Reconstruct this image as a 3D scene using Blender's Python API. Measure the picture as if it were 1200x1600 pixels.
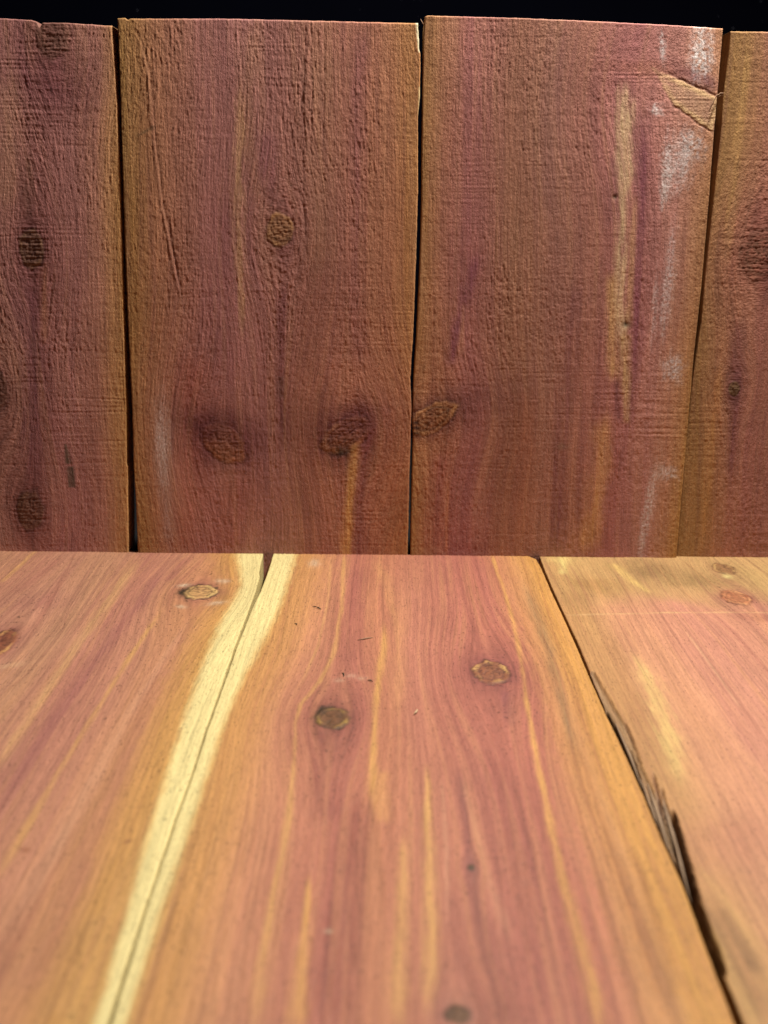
import bpy, math, random
import numpy as np
from mathutils import Matrix, Vector

random.seed(7)
scene = bpy.context.scene
for o in list(bpy.data.objects):
    bpy.data.objects.remove(o)
C = scene.collection

# ------------------------------------------------------------------ camera
FPX = 1919.0                      # focal length in photo pixels (1200 x 1600)
PITCH = math.radians(14.24)
ROLL = math.radians(0.50)
CAM = Vector((0.0, -0.603, 0.1753))
R = (Matrix.Rotation(math.pi / 2 - PITCH, 4, 'X') @ Matrix.Rotation(ROLL, 4, 'Z'))
cd = bpy.data.cameras.new('camera')
cam = bpy.data.objects.new('camera', cd)
C.objects.link(cam)
cam.matrix_world = Matrix.Translation(CAM) @ R
cd.sensor_fit = 'VERTICAL'
cd.sensor_height = 24.0
cd.sensor_width = 18.0
cd.lens = FPX / 1600.0 * 24.0
cd.clip_start = 0.01
cd.clip_end = 50
cd.dof.use_dof = True
cd.dof.focus_distance = 0.545
cd.dof.aperture_fstop = 8.5
scene.camera = cam

# ------------------------------------------------------------------ light
world = bpy.data.worlds.new('World')
scene.world = world
world.use_nodes = True
bg = world.node_tree.nodes['Background']
bg.inputs[0].default_value = (0.55, 0.62, 0.80, 1)
bg.inputs[1].default_value = 0.018

ld = bpy.data.lights.new('lamp', 'AREA')
ld.shape = 'DISK'
ld.size = 0.05
ld.energy = 9.2
ld.color = (1.0, 0.96, 0.88)
lamp = bpy.data.objects.new('lamp', ld)
C.objects.link(lamp)
lamp.location = (0.205, -0.084, 0.65)
lamp.rotation_euler = (Vector((0.0, -0.36, 0.0)) - Vector(lamp.location)).to_track_quat('-Z', 'Y').to_euler()

vs = scene.view_settings
vs.view_transform = 'Standard'
vs.look = 'None'
vs.exposure = 0.0
vs.gamma = 1.0

# ------------------------------------------------------------------ helpers
Rn = np.array(R.to_3x3())
CO = np.array(CAM)


def ray(p):
    p = np.atleast_2d(np.asarray(p, float))
    d = np.stack([(p[:, 0] - 600) / FPX, -(p[:, 1] - 800) / FPX, -np.ones(len(p))], 1)
    return d @ Rn.T


def on_wall(p):
    """measured photo position -> (x, z) on the plane of the upright boards"""
    d = ray(p)
    k = -CO[1] / d[:, 1]
    q = CO + d * k[:, None]
    return q[:, [0, 2]]


def on_floor(p):
    """measured photo position -> (x, y) on the plane of the lying boards"""
    d = ray(p)
    k = -CO[2] / d[:, 2]
    q = CO + d * k[:, None]
    return q[:, [0, 1]]


def lin(c):
    c = np.asarray(c, float) / 255.0
    return np.where(c <= 0.04045, c / 12.92, ((c + 0.055) / 1.055) ** 2.4)


TAB = np.random.RandomState(3).rand(4096).astype(np.float32) * 2 * np.pi
TC, TS = np.cos(TAB), np.sin(TAB)


def noise(x, y, seed=0):
    """2-D gradient noise, about -1..1"""
    x = np.asarray(x, np.float64)
    y = np.asarray(y, np.float64)
    xi = np.floor(x).astype(np.int64)
    yi = np.floor(y).astype(np.int64)
    fx = (x - xi)
    fy = (y - yi)
    u = fx * fx * fx * (fx * (fx * 6 - 15) + 10)
    v = fy * fy * fy * (fy * (fy * 6 - 15) + 10)

    def g(i, j, dx, dy):
        h = (i * 73856093) ^ (j * 19349663) ^ (seed * 83492791 + 1013)
        h = (h ^ (h >> 13)) * 1274126177
        h = (h ^ (h >> 16)) & 4095
        return TC[h] * dx + TS[h] * dy
    a = g(xi, yi, fx, fy)
    b = g(xi + 1, yi, fx - 1, fy)
    c = g(xi, yi + 1, fx, fy - 1)
    d = g(xi + 1, yi + 1, fx - 1, fy - 1)
    return ((a + (b - a) * u) + ((c + (d - c) * u) - (a + (b - a) * u)) * v) * 1.5


def sstep(a, b, x):
    t = np.clip((x - a) / (b - a), 0, 1)
    return t * t * (3 - 2 * t)


def mix(c, col, w):
    return c + (np.asarray(col)[None, :] - c) * np.clip(w, 0, 1)[:, None]


# ------------------------------------------------------------------ materials
def wood_material(name, bump=0.35, rough=0.72, spec=0.25, pores=0.68):
    m = bpy.data.materials.new(name)
    m.use_nodes = True
    nt = m.node_tree
    N, L = nt.nodes, nt.links
    b = N['Principled BSDF']
    tint = N.new('ShaderNodeAttribute'); tint.attribute_name = 'tint'
    grain = N.new('ShaderNodeAttribute'); grain.attribute_name = 'grain'

    def nz(scale, detail, sx, sy):
        mp = N.new('ShaderNodeMapping'); mp.inputs['Scale'].default_value = (sx, sy, 1)
        L.new(grain.outputs['Vector'], mp.inputs['Vector'])
        n = N.new('ShaderNodeTexNoise'); n.inputs['Scale'].default_value = scale
        n.inputs['Detail'].default_value = detail
        n.inputs['Roughness'].default_value = 0.6
        L.new(mp.outputs[0], n.inputs['Vector'])
        return n
    # grain attribute is in millimetres: (across the grain, along the grain, 0)
    fib = nz(1.0, 3, 2.6, 0.10)
    fuzz = nz(1.0, 3, 2.4, 1.1)
    pore = nz(1.0, 1, 1.9, 0.45)
    mr = N.new('ShaderNodeMapRange'); mr.inputs[1].default_value = 0.3; mr.inputs[2].default_value = 0.7
    mr.inputs[3].default_value = 0.84; mr.inputs[4].default_value = 1.16
    L.new(fib.outputs['Fac'], mr.inputs[0])
    pr = N.new('ShaderNodeMapRange'); pr.inputs[1].default_value = 0.63; pr.inputs[2].default_value = 0.74
    pr.inputs[3].default_value = 1.0; pr.inputs[4].default_value = pores
    L.new(pore.outputs['Fac'], pr.inputs[0])
    mu = N.new('ShaderNodeMath'); mu.operation = 'MULTIPLY'
    L.new(mr.outputs[0], mu.inputs[0]); L.new(pr.outputs[0], mu.inputs[1])
    vm = N.new('ShaderNodeVectorMath'); vm.operation = 'SCALE'
    L.new(tint.outputs['Color'], vm.inputs[0]); L.new(mu.outputs[0], vm.inputs['Scale'])
    L.new(vm.outputs[0], b.inputs['Base Color'])
    ad = N.new('ShaderNodeMath'); ad.operation = 'ADD'
    L.new(fib.outputs['Fac'], ad.inputs[0]); L.new(fuzz.outputs['Fac'], ad.inputs[1])
    bp = N.new('ShaderNodeBump'); bp.inputs['Strength'].default_value = bump
    bp.inputs['Distance'].default_value = 0.00035
    L.new(ad.outputs[0], bp.inputs['Height'])
    L.new(bp.outputs[0], b.inputs['Normal'])
    rr = N.new('ShaderNodeMapRange'); rr.inputs[3].default_value = rough - 0.12; rr.inputs[4].default_value = rough + 0.12
    L.new(fuzz.outputs['Fac'], rr.inputs[0])
    L.new(rr.outputs[0], b.inputs['Roughness'])
    b.inputs['Specular IOR Level'].default_value = spec
    return m


def plain(name, col, rough, spec=0.3, noise_amt=0.3, scale=60):
    m = bpy.data.materials.new(name)
    m.use_nodes = True
    nt = m.node_tree
    b = nt.nodes['Principled BSDF']
    n = nt.nodes.new('ShaderNodeTexNoise'); n.inputs['Scale'].default_value = scale
    n.inputs['Detail'].default_value = 4
    r = nt.nodes.new('ShaderNodeMapRange')
    r.inputs[3].default_value = 1 - noise_amt; r.inputs[4].default_value = 1 + noise_amt
    nt.links.new(n.outputs['Fac'], r.inputs[0])
    v = nt.nodes.new('ShaderNodeVectorMath'); v.operation = 'SCALE'
    v.inputs[0].default_value = col
    nt.links.new(r.outputs[0], v.inputs['Scale'])
    nt.links.new(v.outputs[0], b.inputs['Base Color'])
    b.inputs['Roughness'].default_value = rough
    b.inputs['Specular IOR Level'].default_value = spec
    return m


MAT_WALL = wood_material('rough_sawn_cedar', bump=0.75)
MAT_FLOOR = wood_material('smooth_cedar', bump=0.5, rough=0.64, spec=0.3, pores=0.5)
TH = 0.016                        # board thickness

# ------------------------------------------------------------------ setting
M_TABLE = plain('dark_table', (0.012, 0.011, 0.012), 0.6)
M_BACK = plain('black_backdrop', (0.0022, 0.0024, 0.0062), 0.8, spec=0.02)


def slab(name, x0, x1, y0, y1, z0, z1, mat):
    v = [(x, y, z) for z in (z0, z1) for y in (y0, y1) for x in (x0, x1)]
    f = [(0, 2, 3, 1), (4, 5, 7, 6), (0, 1, 5, 4), (2, 6, 7, 3), (0, 4, 6, 2), (1, 3, 7, 5)]
    me = bpy.data.meshes.new(name)
    me.from_pydata(v, [], f)
    me.materials.append(mat)
    o = bpy.data.objects.new(name, me)
    C.objects.link(o)
    o['kind'] = 'structure'
    return o


slab('table_top', -1.5, 1.5, -1.2, 0.40, -TH - 0.03, -TH - 0.0004, M_TABLE)
slab('backdrop', -2.0, 2.0, 0.42, 0.44, -0.6, 1.6, M_BACK)

# dust specks clinging to the black backdrop
M_DUST = plain('pale_dust', (0.10, 0.10, 0.12), 0.9)
dv, df = [], []
rs = np.random.RandomState(12)
for k in range(420):
    cx, cz = rs.uniform(-0.55, 0.55), rs.uniform(0.15, 0.62)
    r = 0.00025 * (1 + 2.2 * rs.rand() ** 5)
    b0 = len(dv)
    for (x, y, z) in ((1, 0, 0), (-1, 0, 0), (0, 0, 1), (0, 0, -1), (0, -0.7, 0), (0, 0.5, 0)):
        dv.append((cx + x * r * rs.uniform(.7, 1.5), 0.4199 + y * r, cz + z * r * rs.uniform(.7, 1.3)))
    for (i, j, k2) in ((0, 2, 4), (2, 1, 4), (1, 3, 4), (3, 0, 4), (2, 0, 5), (1, 2, 5), (3, 1, 5), (0, 3, 5)):
        df.append((b0 + i, b0 + k2, b0 + j))
me = bpy.data.meshes.new('dust')
me.from_pydata(dv, [], df)
me.materials.append(M_DUST)
o = bpy.data.objects.new('dust', me)
C.objects.link(o)
o['kind'] = 'stuff'
o['label'] = 'fine pale dust specks on the black backdrop'
o['category'] = 'dust'

# ------------------------------------------------------------------ boards
KW = 0.565      # light the wall receives (photo colour = albedo * K)
KF = 1.42      # light the floor receives


class Board:
    """A sawn board built as a fine relief grid on its plane (s across, t along)."""

    def __init__(self, name, kind, left, right, end, start, seed, ref_y, proud=0.0, wander=0.00012):
        self.name, self.kind, self.seed, self.proud = name, kind, seed, proud
        self.map = on_wall if kind == 'wall' else on_floor
        self.K = KW if kind == 'wall' else KF
        self.bal = np.array((0.94, 1.09, 1.24)) if kind == 'wall' else np.array((0.96, 1.05, 0.99))
        self.ref_y = ref_y
        L = self.map(left) if left is not None else None
        Rr = self.map(right) if right is not None else None
        E = self.map(end)
        E = E[np.argsort(E[:, 0])]
        self.t0 = start
        W = 0.1415

        def poly(P):
            P = P[np.argsort(P[:, 1])]
            # straight run-out beyond the measured part
            c = np.polyfit(P[:, 1], P[:, 0], 1)
            return P, c

        def ev(Pc, t):
            P, c = Pc
            y = np.interp(t, P[:, 1], P[:, 0])
            lo, hi = P[0, 1], P[-1, 1]
            y = np.where(t < lo, P[0, 0] + c[0] * (t - lo), y)
            y = np.where(t > hi, P[-1, 0] + c[0] * (t - hi), y)
            return y
        if L is not None:
            PL = poly(L)
        if Rr is not None:
            PR = poly(Rr)
        if L is None:
            self.xr = lambda t: ev(PR, t)
            c = PR[1]
            self.xl = lambda t: np.polyval(c, t) - W
        elif Rr is None:
            self.xl = lambda t: ev(PL, t)
            c = PL[1]
            self.xr = lambda t: np.polyval(c, t) + W
        else:
            self.xl = lambda t: ev(PL, t)
            self.xr = lambda t: ev(PR, t)
        self.end = lambda s: np.interp(s, E[:, 0], E[:, 1])

        # ---- grid
        tm = float(E[:, 1].mean())
        if kind == 'wall':
            vis = (-0.20, 0.20)
            ds = 0.00042
            ts = np.arange(0, 1 + 1e-9, 0.00042 / (tm - start))
        else:
            ds = 0.00045
            vis = (-0.20, 0.20)
            near = -0.385
            a = np.linspace(start, near, 24)[:-1]
            b = np.arange(near, tm, 0.0006)
            ts = (np.concatenate([a, b, [tm]]) - start) / (tm - start)
        x0, x1 = float(self.xl(np.array([tm]))[0]), float(self.xr(np.array([tm]))[0])
        w = x1 - x0
        e = np.array([0, .00008, .00018, .00032, .0005, .00075, .00105])
        cols = [x0 + e]
        x = x0 + e[-1]
        mid = []
        while x < x1 - e[-1] - ds:
            x += ds if vis[0] < x < vis[1] else 0.004
            mid.append(min(x, x1 - e[-1] - ds * .5))
        cols.append(np.array(sorted(set(mid))))
        cols.append((x1 - e)[::-1])
        a = (np.concatenate(cols) - x0) / w
        self.a, self.b = a, ts
        A, B = np.meshgrid(a, ts)                   # rows along t
        self.na, self.nb = len(a), len(ts)
        T = start + B * (tm - start)
        xl, xr = self.xl(T), self.xr(T)
        # small nicks along the sawn edges
        jl = wander * (noise(T / .006, T * 0 + 3.3, seed) + .8 * noise(T / .0017, T * 0 + 8.1, seed + 1))
        jr = wander * (noise(T / .006, T * 0 + 5.7, seed + 2) + .8 * noise(T / .0017, T * 0 + 1.9, seed + 3))
        S = xl + jl + (xr + jr - xl - jl) * A
        Te = self.end(S) + 0.00012 * noise(S / .003, S * 0 + 2.2, seed + 4)
        T = start + B * (Te - start)
        self.S, self.T = S.ravel(), T.ravel()
        self.dl = (self.S - (xl + jl).ravel())
        self.dr = ((xr + jr).ravel() - self.S)
        self.de = (Te - T).ravel()
        self.W = w
        # grain coordinate (across), bent round knots
        self.g = self.S + 0.0012 * noise(self.S / .05, self.T / .12, seed + 5)
        self.h = np.zeros_like(self.S)
        self.part = np.zeros(self.S.shape, int)
        self.parts = []
        self.rough = np.ones_like(self.S)

    # -- measurements
    def pt(self, p):
        q = self.map([p])[0]
        return q[0], q[1]

    def sx(self, p):                      # metres per photo pixel across
        a = self.map([(p[0] - 4, p[1]), (p[0] + 4, p[1])])
        return abs(a[1, 0] - a[0, 0]) / 8

    def sy(self, p, r=4):
        a = self.map([(p[0], p[1] - r), (p[0], p[1] + r)])
        return abs(a[1, 1] - a[0, 1]) / (2 * r)

    def alb(self, c):
        a = lin(c) / self.K * self.bal
        return a * min(1.0, 0.80 / a.max())

    # -- grain bending
    def bend(self, p, rx, ry, amt=0.88, along=2.6, across=1.9):
        s0, t0 = self.pt(p)
        a, b = rx * self.sx(p) * across, ry * self.sy(p) * along
        d = self.S - s0
        w = np.exp(-(d * d / (2 * a * a) + (self.T - t0) ** 2 / (2 * b * b)))
        self.g -= amt * d * w

    # -- colours
    def profile(self, stops):
        """stops: photo x on the reference row -> colour"""
        sx = np.array([self.map([(x, self.ref_y)])[0, 0] for x, _ in stops])
        tr = self.map([(stops[0][0], self.ref_y)])[0, 1]
        # position relative to the straight board, at the reference row
        xl0, xr0 = self.xl(np.array([tr]))[0], self.xr(np.array([tr]))[0]
        an = (sx - xl0) / (xr0 - xl0)
        Sm = self.g + 0.0022 * noise(self.S / .02, self.T / .09, self.seed + 6)
        a = (Sm - self.xl(self.T)) / (self.xr(self.T) - self.xl(self.T))
        cs = np.array([self.alb(c) for _, c in stops])
        self.col = np.stack([np.interp(a, an, cs[:, k]) for k in range(3)], 1)

    def streak(self, pts, w, c, k=1.0, fade=0.15, rag=0.35, hard=2.0, use_g=False):
        q = self.map(pts)
        ww = np.array([self.sx(p) for p in pts])
        wp = np.array([w] * len(pts)) if np.isscalar(w) else np.array(w, float)
        o = np.argsort(q[:, 1])
        q, ww, wp = q[o], ww[o], wp[o]
        t = self.T
        xc = np.interp(t, q[:, 1], q[:, 0])
        wd = np.interp(t, q[:, 1], ww * wp)
        span = q[-1, 1] - q[0, 1]
        f = sstep(q[0, 1] - .02 * span, q[0, 1] + fade * span, t) * (1 - sstep(q[-1, 1] - fade * span, q[-1, 1] + .02 * span, t))
        if fade == 0:
            f = ((t >= q[0, 1] - 1e-4) & (t <= q[-1, 1] + 1e-4)).astype(float)
        sd = self.seed + int(abs(pts[0][0]) * 7 + abs(pts[0][1]) * 3) % 997
        d = (self.S - xc) / wd + rag * noise(self.S / (wd.mean() * 1.2), t / .018, sd) + rag * .5 * noise(self.S / .0008, t / .006, sd + 1)
        wgt = np.exp(-np.abs(d) ** hard) * f * k * (0.86 + .3 * noise(self.g / .0011, t / .02, sd + 2))
        if c is not None:
            self.col = mix(self.col, self.alb(c), wgt)
        return wgt

    def groove(self, pts, w, depth, c=None, k=.6, fade=.15):
        wgt = self.streak(pts, w, c, k, fade=fade, rag=.12)
        self.h -= depth * wgt / max(k, 1e-6)
        return wgt

    def side(self, pts, c, soft, right=True, k=1.0):
        """everything right (or left) of a measured line"""
        q = self.map(pts)
        ww = np.array([self.sx(p) for p in pts])
        o = np.argsort(q[:, 1])
        q, ww = q[o], ww[o]
        xc = np.interp(self.T, q[:, 1], q[:, 0])
        wd = np.interp(self.T, q[:, 1], ww) * soft
        d = (self.S - xc) / wd + .25 * noise(self.S / .002, self.T / .012, self.seed + 40) + .25 * noise(self.S / .0006, self.T / .006, self.seed + 41)
        w = sstep(-1, 1, d if right else -d) * k
        if c is not None:
            self.col = mix(self.col, self.alb(c), w)
        return w

    def patch(self, p, rx, ry, c, k=1.0, rot=0, rag=.5, hard=2.0, grainy=0.0):
        s0, t0 = self.pt(p)
        a, b = rx * self.sx(p), ry * self.sy(p, max(2, min(ry, 30)))
        ds, dt = self.S - s0, self.T - t0
        cr, sr = math.cos(math.radians(rot)), math.sin(math.radians(rot))
        u, v = (ds * cr + dt * sr) / a, (-ds * sr + dt * cr) / b
        sd = self.seed + int(p[0] * 3 + p[1] * 5) % 991
        d = np.sqrt(u * u + v * v) + rag * .5 * noise(ds / (a * .7), dt / (b * .7), sd) + rag * .3 * noise(ds / .0015, dt / .003, sd + 1)
        w = np.exp(-np.maximum(d, 0) ** hard) * k
        if grainy:
            w = w * np.clip(1 - grainy + grainy * 1.6 * (0.5 + .9 * noise(self.g / .0008, self.T / .0016, sd + 3)), 0, 1.3)
        if c is not None:
            self.col = mix(self.col, self.alb(c), w)
        return w

    def knot(self, p, rx, ry, rot=0, core=(100, 64, 46), ring=(60, 36, 28), halo=(98, 52, 50), hk=.7, ringk=.8,
             rim=None, rings=3.0, depth=.00025, dome=.0002, hx=1.0, saw=0.0, hlen=2.4, part=True, dark=None, label=None, speck=0.0):
        s0, t0 = self.pt(p)
        a, b = rx * self.sx(p), ry * self.sy(p, max(2, min(ry, 30)))
        ds, dt = self.S - s0, self.T - t0
        cr, sr = math.cos(math.radians(rot)), math.sin(math.radians(rot))
        u, v = (ds * cr + dt * sr) / a, (-ds * sr + dt * cr) / b
        sd = self.seed + int(p[0] * 3 + p[1] * 5) % 983
        near = (np.abs(ds) < 8 * max(a, b)) & (np.abs(dt) < 14 * max(a, b))
        ang = np.arctan2(v, u)
        d = np.sqrt(u * u + v * v)
        d = d * (1 + .12 * noise(np.cos(ang) * 1.2 + 7, np.sin(ang) * 1.2, sd) + .07 * noise(np.cos(ang) * 4, np.sin(ang) * 4 + 3, sd + 1))
        ir = .10 if self.kind == 'floor' else .05
        d = d + ir * noise(ds / .0028, dt / .0040, sd + 11) + .03 * noise(ds / .0009, dt / .0012, sd + 12)
        # halo drawn out along the grain
        dh = np.sqrt((ds / (a * 1.45 * hx)) ** 2 + (dt / (b * hlen)) ** 2)
        hw = np.exp(-dh ** 2) * (.85 + .35 * noise(self.g / .0012, self.T / .01, sd + 2)) * hk
        self.col = mix(self.col, self.alb(halo), hw)
        hw2 = np.exp(-np.maximum(d - 1, 0) / .28) * hk * .7
        self.col = mix(self.col, self.alb(halo), hw2)
        ins = 1 - sstep(.88, 1.06, d)
        core_a = np.asarray(self.alb(core))
        rg = 0.5 + .5 * np.sin(d * rings * 2 * np.pi + 2.2 * noise(u * 1.6, v * 1.6, sd + 3) + .8 * noise(u * 5, v * 5, sd + 18))
        cc = core_a[None, :] * (0.84 + .18 * rg + .22 * noise(u * 2.2, v * 2.2, sd + 4) + .16 * noise(ds / .0009, dt / .0012, sd + 14))[:, None]
        cc = cc * .88 + self.col * .12
        w = ins[:, None]
        self.col = self.col * (1 - w) + cc * w
        if rim is not None:
            wr = np.exp(-((d - .84) / .13) ** 2) * np.clip(.22 + 1.15 * noise(np.cos(ang) * 1.2, np.sin(ang) * 1.2 + 9, sd + 5), 0, 1)
            self.col = mix(self.col, self.alb(rim), wr)
        if dark is not None:                # (angle, strength): a dark burnt side
            wa = np.exp(-((np.angle(np.exp(1j * (ang - math.radians(dark[0])))) / .9) ** 2)) * np.exp(-((d - 1.0) / .28) ** 2) * dark[1]
            self.col = mix(self.col, self.alb((34, 30, 22)), wa)
        # radial drying cracks and a second growth ring
        rr_ = np.random.RandomState(sd % 1000)
        for ca in rr_.uniform(-np.pi, np.pi, 6):
            da = np.angle(np.exp(1j * (ang - ca - .5 * noise(d * 3, d * 0 + ca, sd + 20))))
            wc = np.exp(-(da * np.maximum(d, .05) / .055) ** 2) * sstep(.05, .25, d) * (1 - sstep(.55, .95, d)) * rr_.uniform(.35, .9)
            self.col = mix(self.col, self.alb(ring), wc * .75)
            self.h -= depth * .6 * wc
        w2 = np.exp(-((d - .66 - .06 * noise(np.cos(ang) * 1.5, np.sin(ang) * 1.5, sd + 21)) / .055) ** 2) * .5
        self.col = mix(self.col, self.alb(ring), w2)
        # growth lines squeezed round the knot
        gl = sstep(.05, .55, noise(self.g / .00075, self.T / .05, sd + 22)) * np.exp(-dh ** 2 * .5) * (1 - ins)
        self.col *= (1 - .26 * gl)[:, None]
        self.h += depth * (.5 if self.kind == 'floor' else .22) * np.exp(-((d - .88) / .09) ** 2)
        wk = np.exp(-((d - 1.02) / .085) ** 2) * ringk * (.62 + .7 * noise(np.cos(ang) * 2, np.sin(ang) * 2, sd + 6))
        self.col = mix(self.col, self.alb(ring), wk)
        if speck:
            sp = sstep(.25, .6, noise(ds / .0011, dt / .0014, sd + 9)) * ins * speck
            self.col = mix(self.col, self.alb(ring), sp)
        # relief
        self.h += dome * np.exp(-d ** 2 * 1.2) - depth * .6 * np.exp(-((d - 1.02) / .12) ** 2) * (.5 + .8 * noise(np.cos(ang) * 1.5, np.sin(ang) * 1.5 + 4, sd + 13))
        self.h += ins * depth * .22 * (rg - .5)
        self.h += np.exp(-d ** 2 * .8) * (.00016 * noise(ds / .0013, dt / .0011, sd + 7) + .0001 * noise(ds / .0007, dt / .0007, sd + 17))
        if saw:
            self.h += np.exp(-(d / 1.25) ** 4) * saw * (noise(self.S / .02, self.T / .0011, sd + 8))
        self.rough *= 1 - .45 * ins
        if part:
            self.parts.append(('knot', d < 1.03, label))

    def drift(self, cdark, clight, k, wid, length):
        wid = min(wid, .0045)
        n1 = .7 * noise(self.g / wid, self.T / length, self.seed + 60) + .5 * noise(self.g / (wid * .45), self.T / (length * .6), self.seed + 61)
        m = self.keep if hasattr(self, 'keep') else 1.0
        self.col = mix(self.col, self.alb(cdark), np.clip(-n1, 0, 1) * k * m)
        self.col = mix(self.col, self.alb(clight), np.clip(n1, 0, 1) * k * m)

    def finish_wall(self, fuzz=1.0, saw=1.0, cord=1.0):
        S, T, g, sd = self.S, self.T, self.g, self.seed
        rz = np.clip(.75 + .55 * noise(S / .022, T / .07, sd + 10), .15, 1.6) * self.rough
        skew = S + T * .22 * noise(S / .06, T / .1, sd + 11)
        gg = g * .8 + skew * .2
        m = np.clip(.5 + .9 * noise(S / .04, T / .05, sd + 12), 0, 1.3)
        f1 = noise(gg / .00085, T / .0030, sd + 13)
        f2 = noise(gg / .0013 + .5 * f1, T / .0065, sd + 14)
        f3 = noise(gg / .00070, T / .0012, sd + 15)
        torn = f1 * .6 + f2 * .4 + f3 * .55
        # crisp raised fibres: ridges with sharp creases, running with the grain
        q1 = noise(gg / .0014 + .35 * f3, T / .0070, sd + 30)
        q2 = noise(gg / .0010, T / .0120, sd + 31)
        q3 = noise((gg + .35 * T) / .0017, T / .0040, sd + 32)
        ridge = (.32 - np.abs(q1)) * 1.1 + (.30 - np.abs(q2)) * .7 + (.3 - np.abs(q3)) * .8 * np.clip(noise(S / .02, T / .03, sd + 34) + .3, 0, 1)
        torn = torn * .62 + ridge * .85
        self.h += fuzz * .00019 * torn * rz
        self.h += cord * .00006 * (noise(g / .00085, T / .030, sd + 16) + .7 * noise(g / .0014, T / .05, sd + 28)) * (1.1 - .4 * m)
        sw = noise(T / .00105 + .3 * noise(S / .05, T / .02, sd + 17), S / .030, sd + 18)
        self.h += saw * .00009 * sw * m * np.clip(.6 + noise(S / .03, T / .02, sd + 19), 0, 1)
        ln = sstep(.42, .62, noise(T / .0021, S / .06, sd + 20))
        self.h -= saw * .00006 * ln * np.clip(noise(S / .03, T / .03, sd + 21) + .1, 0, 1)
        self.h += .00022 * noise(S / .018, T / .05, sd + 22)
        self.drift((98, 54, 52), (156, 108, 76), .38, .045, .10)
        # colour breaks up with the fibres
        v = 1 + .10 * noise(g / .0013, T / .03, sd + 23) + .08 * noise(g / .0032, T / .06, sd + 24) + .07 * noise(S / .011, T / .02, sd + 25) + .06 * f2
        self.col *= v[:, None]

    def finish_floor(self, amp=1.0):
        S, T, g, sd = self.S, self.T, self.g, self.seed
        f1 = noise(g / .0013, T / .005, sd + 13)
        f2 = noise(g / .0021 + .4 * f1, T / .008, sd + 14)
        rz = np.clip(.7 + .7 * noise(S / .025, T / .06, sd + 10), .1, 1.6) * self.rough
        self.h += amp * (.00010 * (f1 * .6 + f2 * .6) + .00006 * noise(g / .0008, T / .0012, sd + 15)) * rz
        self.h += amp * .00004 * noise(g / .0010, T / .05, sd + 16)
        self.h += amp * .000022 * noise(S / .05, T / .0021, sd + 18)
        self.h += .00018 * noise(S / .02, T / .07, sd + 22)
        self.drift((150, 82, 74), (216, 148, 104), .46, .0032, .13)
        ln = noise(g / .00075, T / .22, sd + 29)
        self.col *= (1 - .16 * sstep(.15, .6, ln) + .07 * sstep(.2, .6, -ln))[:, None]
        v = 1 + .075 * noise(g / .0012, T / .06, sd + 23) + .07 * noise(g / .0034, T / .11, sd + 24) + .05 * noise(S / .012, T / .03, sd + 25)
        # short dark pores
        pz = sstep(.50, .72, noise(g / .0011, T / .0030, sd + 26)) * (.3 + .7 * sstep(-.2, .5, noise(S / .02, T / .04, sd + 27)))
        v = v * (1 - .30 * pz)
        self.h -= .00008 * pz
        self.col *= v[:, None]

    def build(self, label, group):
        na, nb = self.na, self.nb
        r = .0007
        drop = np.zeros_like(self.S)
        for d in (self.dl, self.dr, self.de):
            q = np.clip(d, 0, r)
            drop += r - np.sqrt(np.maximum(r * r - (r - q) ** 2, 0))
        edge = np.minimum(np.minimum(self.dl, self.dr), self.de)
        n = self.h * sstep(-.0002, .0009, edge) + .00004 * noise(self.S / .001, self.T / .002, self.seed + 33) - drop
        # side loops down to the back
        idx = np.arange(na * nb).reshape(nb, na)
        loop = np.concatenate([idx[0, :], idx[1:, -1], idx[-1, -2::-1], idx[-2:0:-1, 0]])
        nl = len(loop)
        S, T, H, COL = [self.S], [self.T], [n], [self.col]
        G = [self.g]
        lay = [-.0022, -.006, -.011, -TH]
        Sl, Tl = self.S[loop], self.T[loop]
        faces_q = []
        i0 = idx[:-1, :-1].ravel(); i1 = idx[:-1, 1:].ravel(); i2 = idx[1:, 1:].ravel(); i3 = idx[1:, :-1].ravel()
        front = np.stack([i0, i1, i2, i3], 1)
        prev = loop
        base = na * nb
        sidef = []
        cxl = np.average(Sl); ctl = np.average(Tl)
        for li, z in enumerate(lay):
            cur = base + np.arange(nl)
            base += nl
            jit = .00004 * noise(Tl / .003 + Sl / .003, np.full(nl, z / .002), self.seed + 50)
            S.append(Sl + jit); T.append(Tl + 0 * jit); H.append(np.full(nl, z))
            cc = self.col[loop] * (0.92 + .25 * noise(Tl / .02, Sl / .004 + z / .0015, self.seed + 51))[:, None]
            COL.append(cc); G.append(np.full(nl, z) + Sl)
            pn, cn = np.roll(prev, -1), np.roll(cur, -1)
            sidef.append(np.stack([cur, cn, pn, prev], 1))
            prev = cur
        side = np.concatenate(sidef)
        # back: strips between the two long sides
        lb = base - nl
        pos = {int(v): k for k, v in enumerate(loop)}
        rr = [lb + pos[int(idx[j, -1])] for j in range(nb)]
        ll = [lb + pos[int(idx[j, 0])] for j in range(nb)]
        back = np.array([[ll[j], ll[j + 1], rr[j + 1], rr[j]] for j in range(nb - 1)])
        S, T, H, COL, G = map(np.concatenate, (S, T, H, COL, G))
        if self.kind == 'wall':
            co = np.stack([S, -self.proud - H, T], 1)
        else:
            co = np.stack([S, T, H + self.proud], 1)
        allf = np.concatenate([front, side, back])
        pid = np.zeros(len(allf), int)
        nf = len(front)
        for k, (nm, mask, lab) in enumerate(self.parts):
            fm = mask[front].sum(1) >= 3
            pid[:nf][fm] = k + 1
        # the sawn end grain is a part of its own
        nl_ = nl
        is_end = np.zeros(nl_, bool)
        le = np.zeros(len(self.S), bool); le[idx[-1, :]] = True
        is_end = le[loop] & le[np.roll(loop, -1)]
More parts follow.
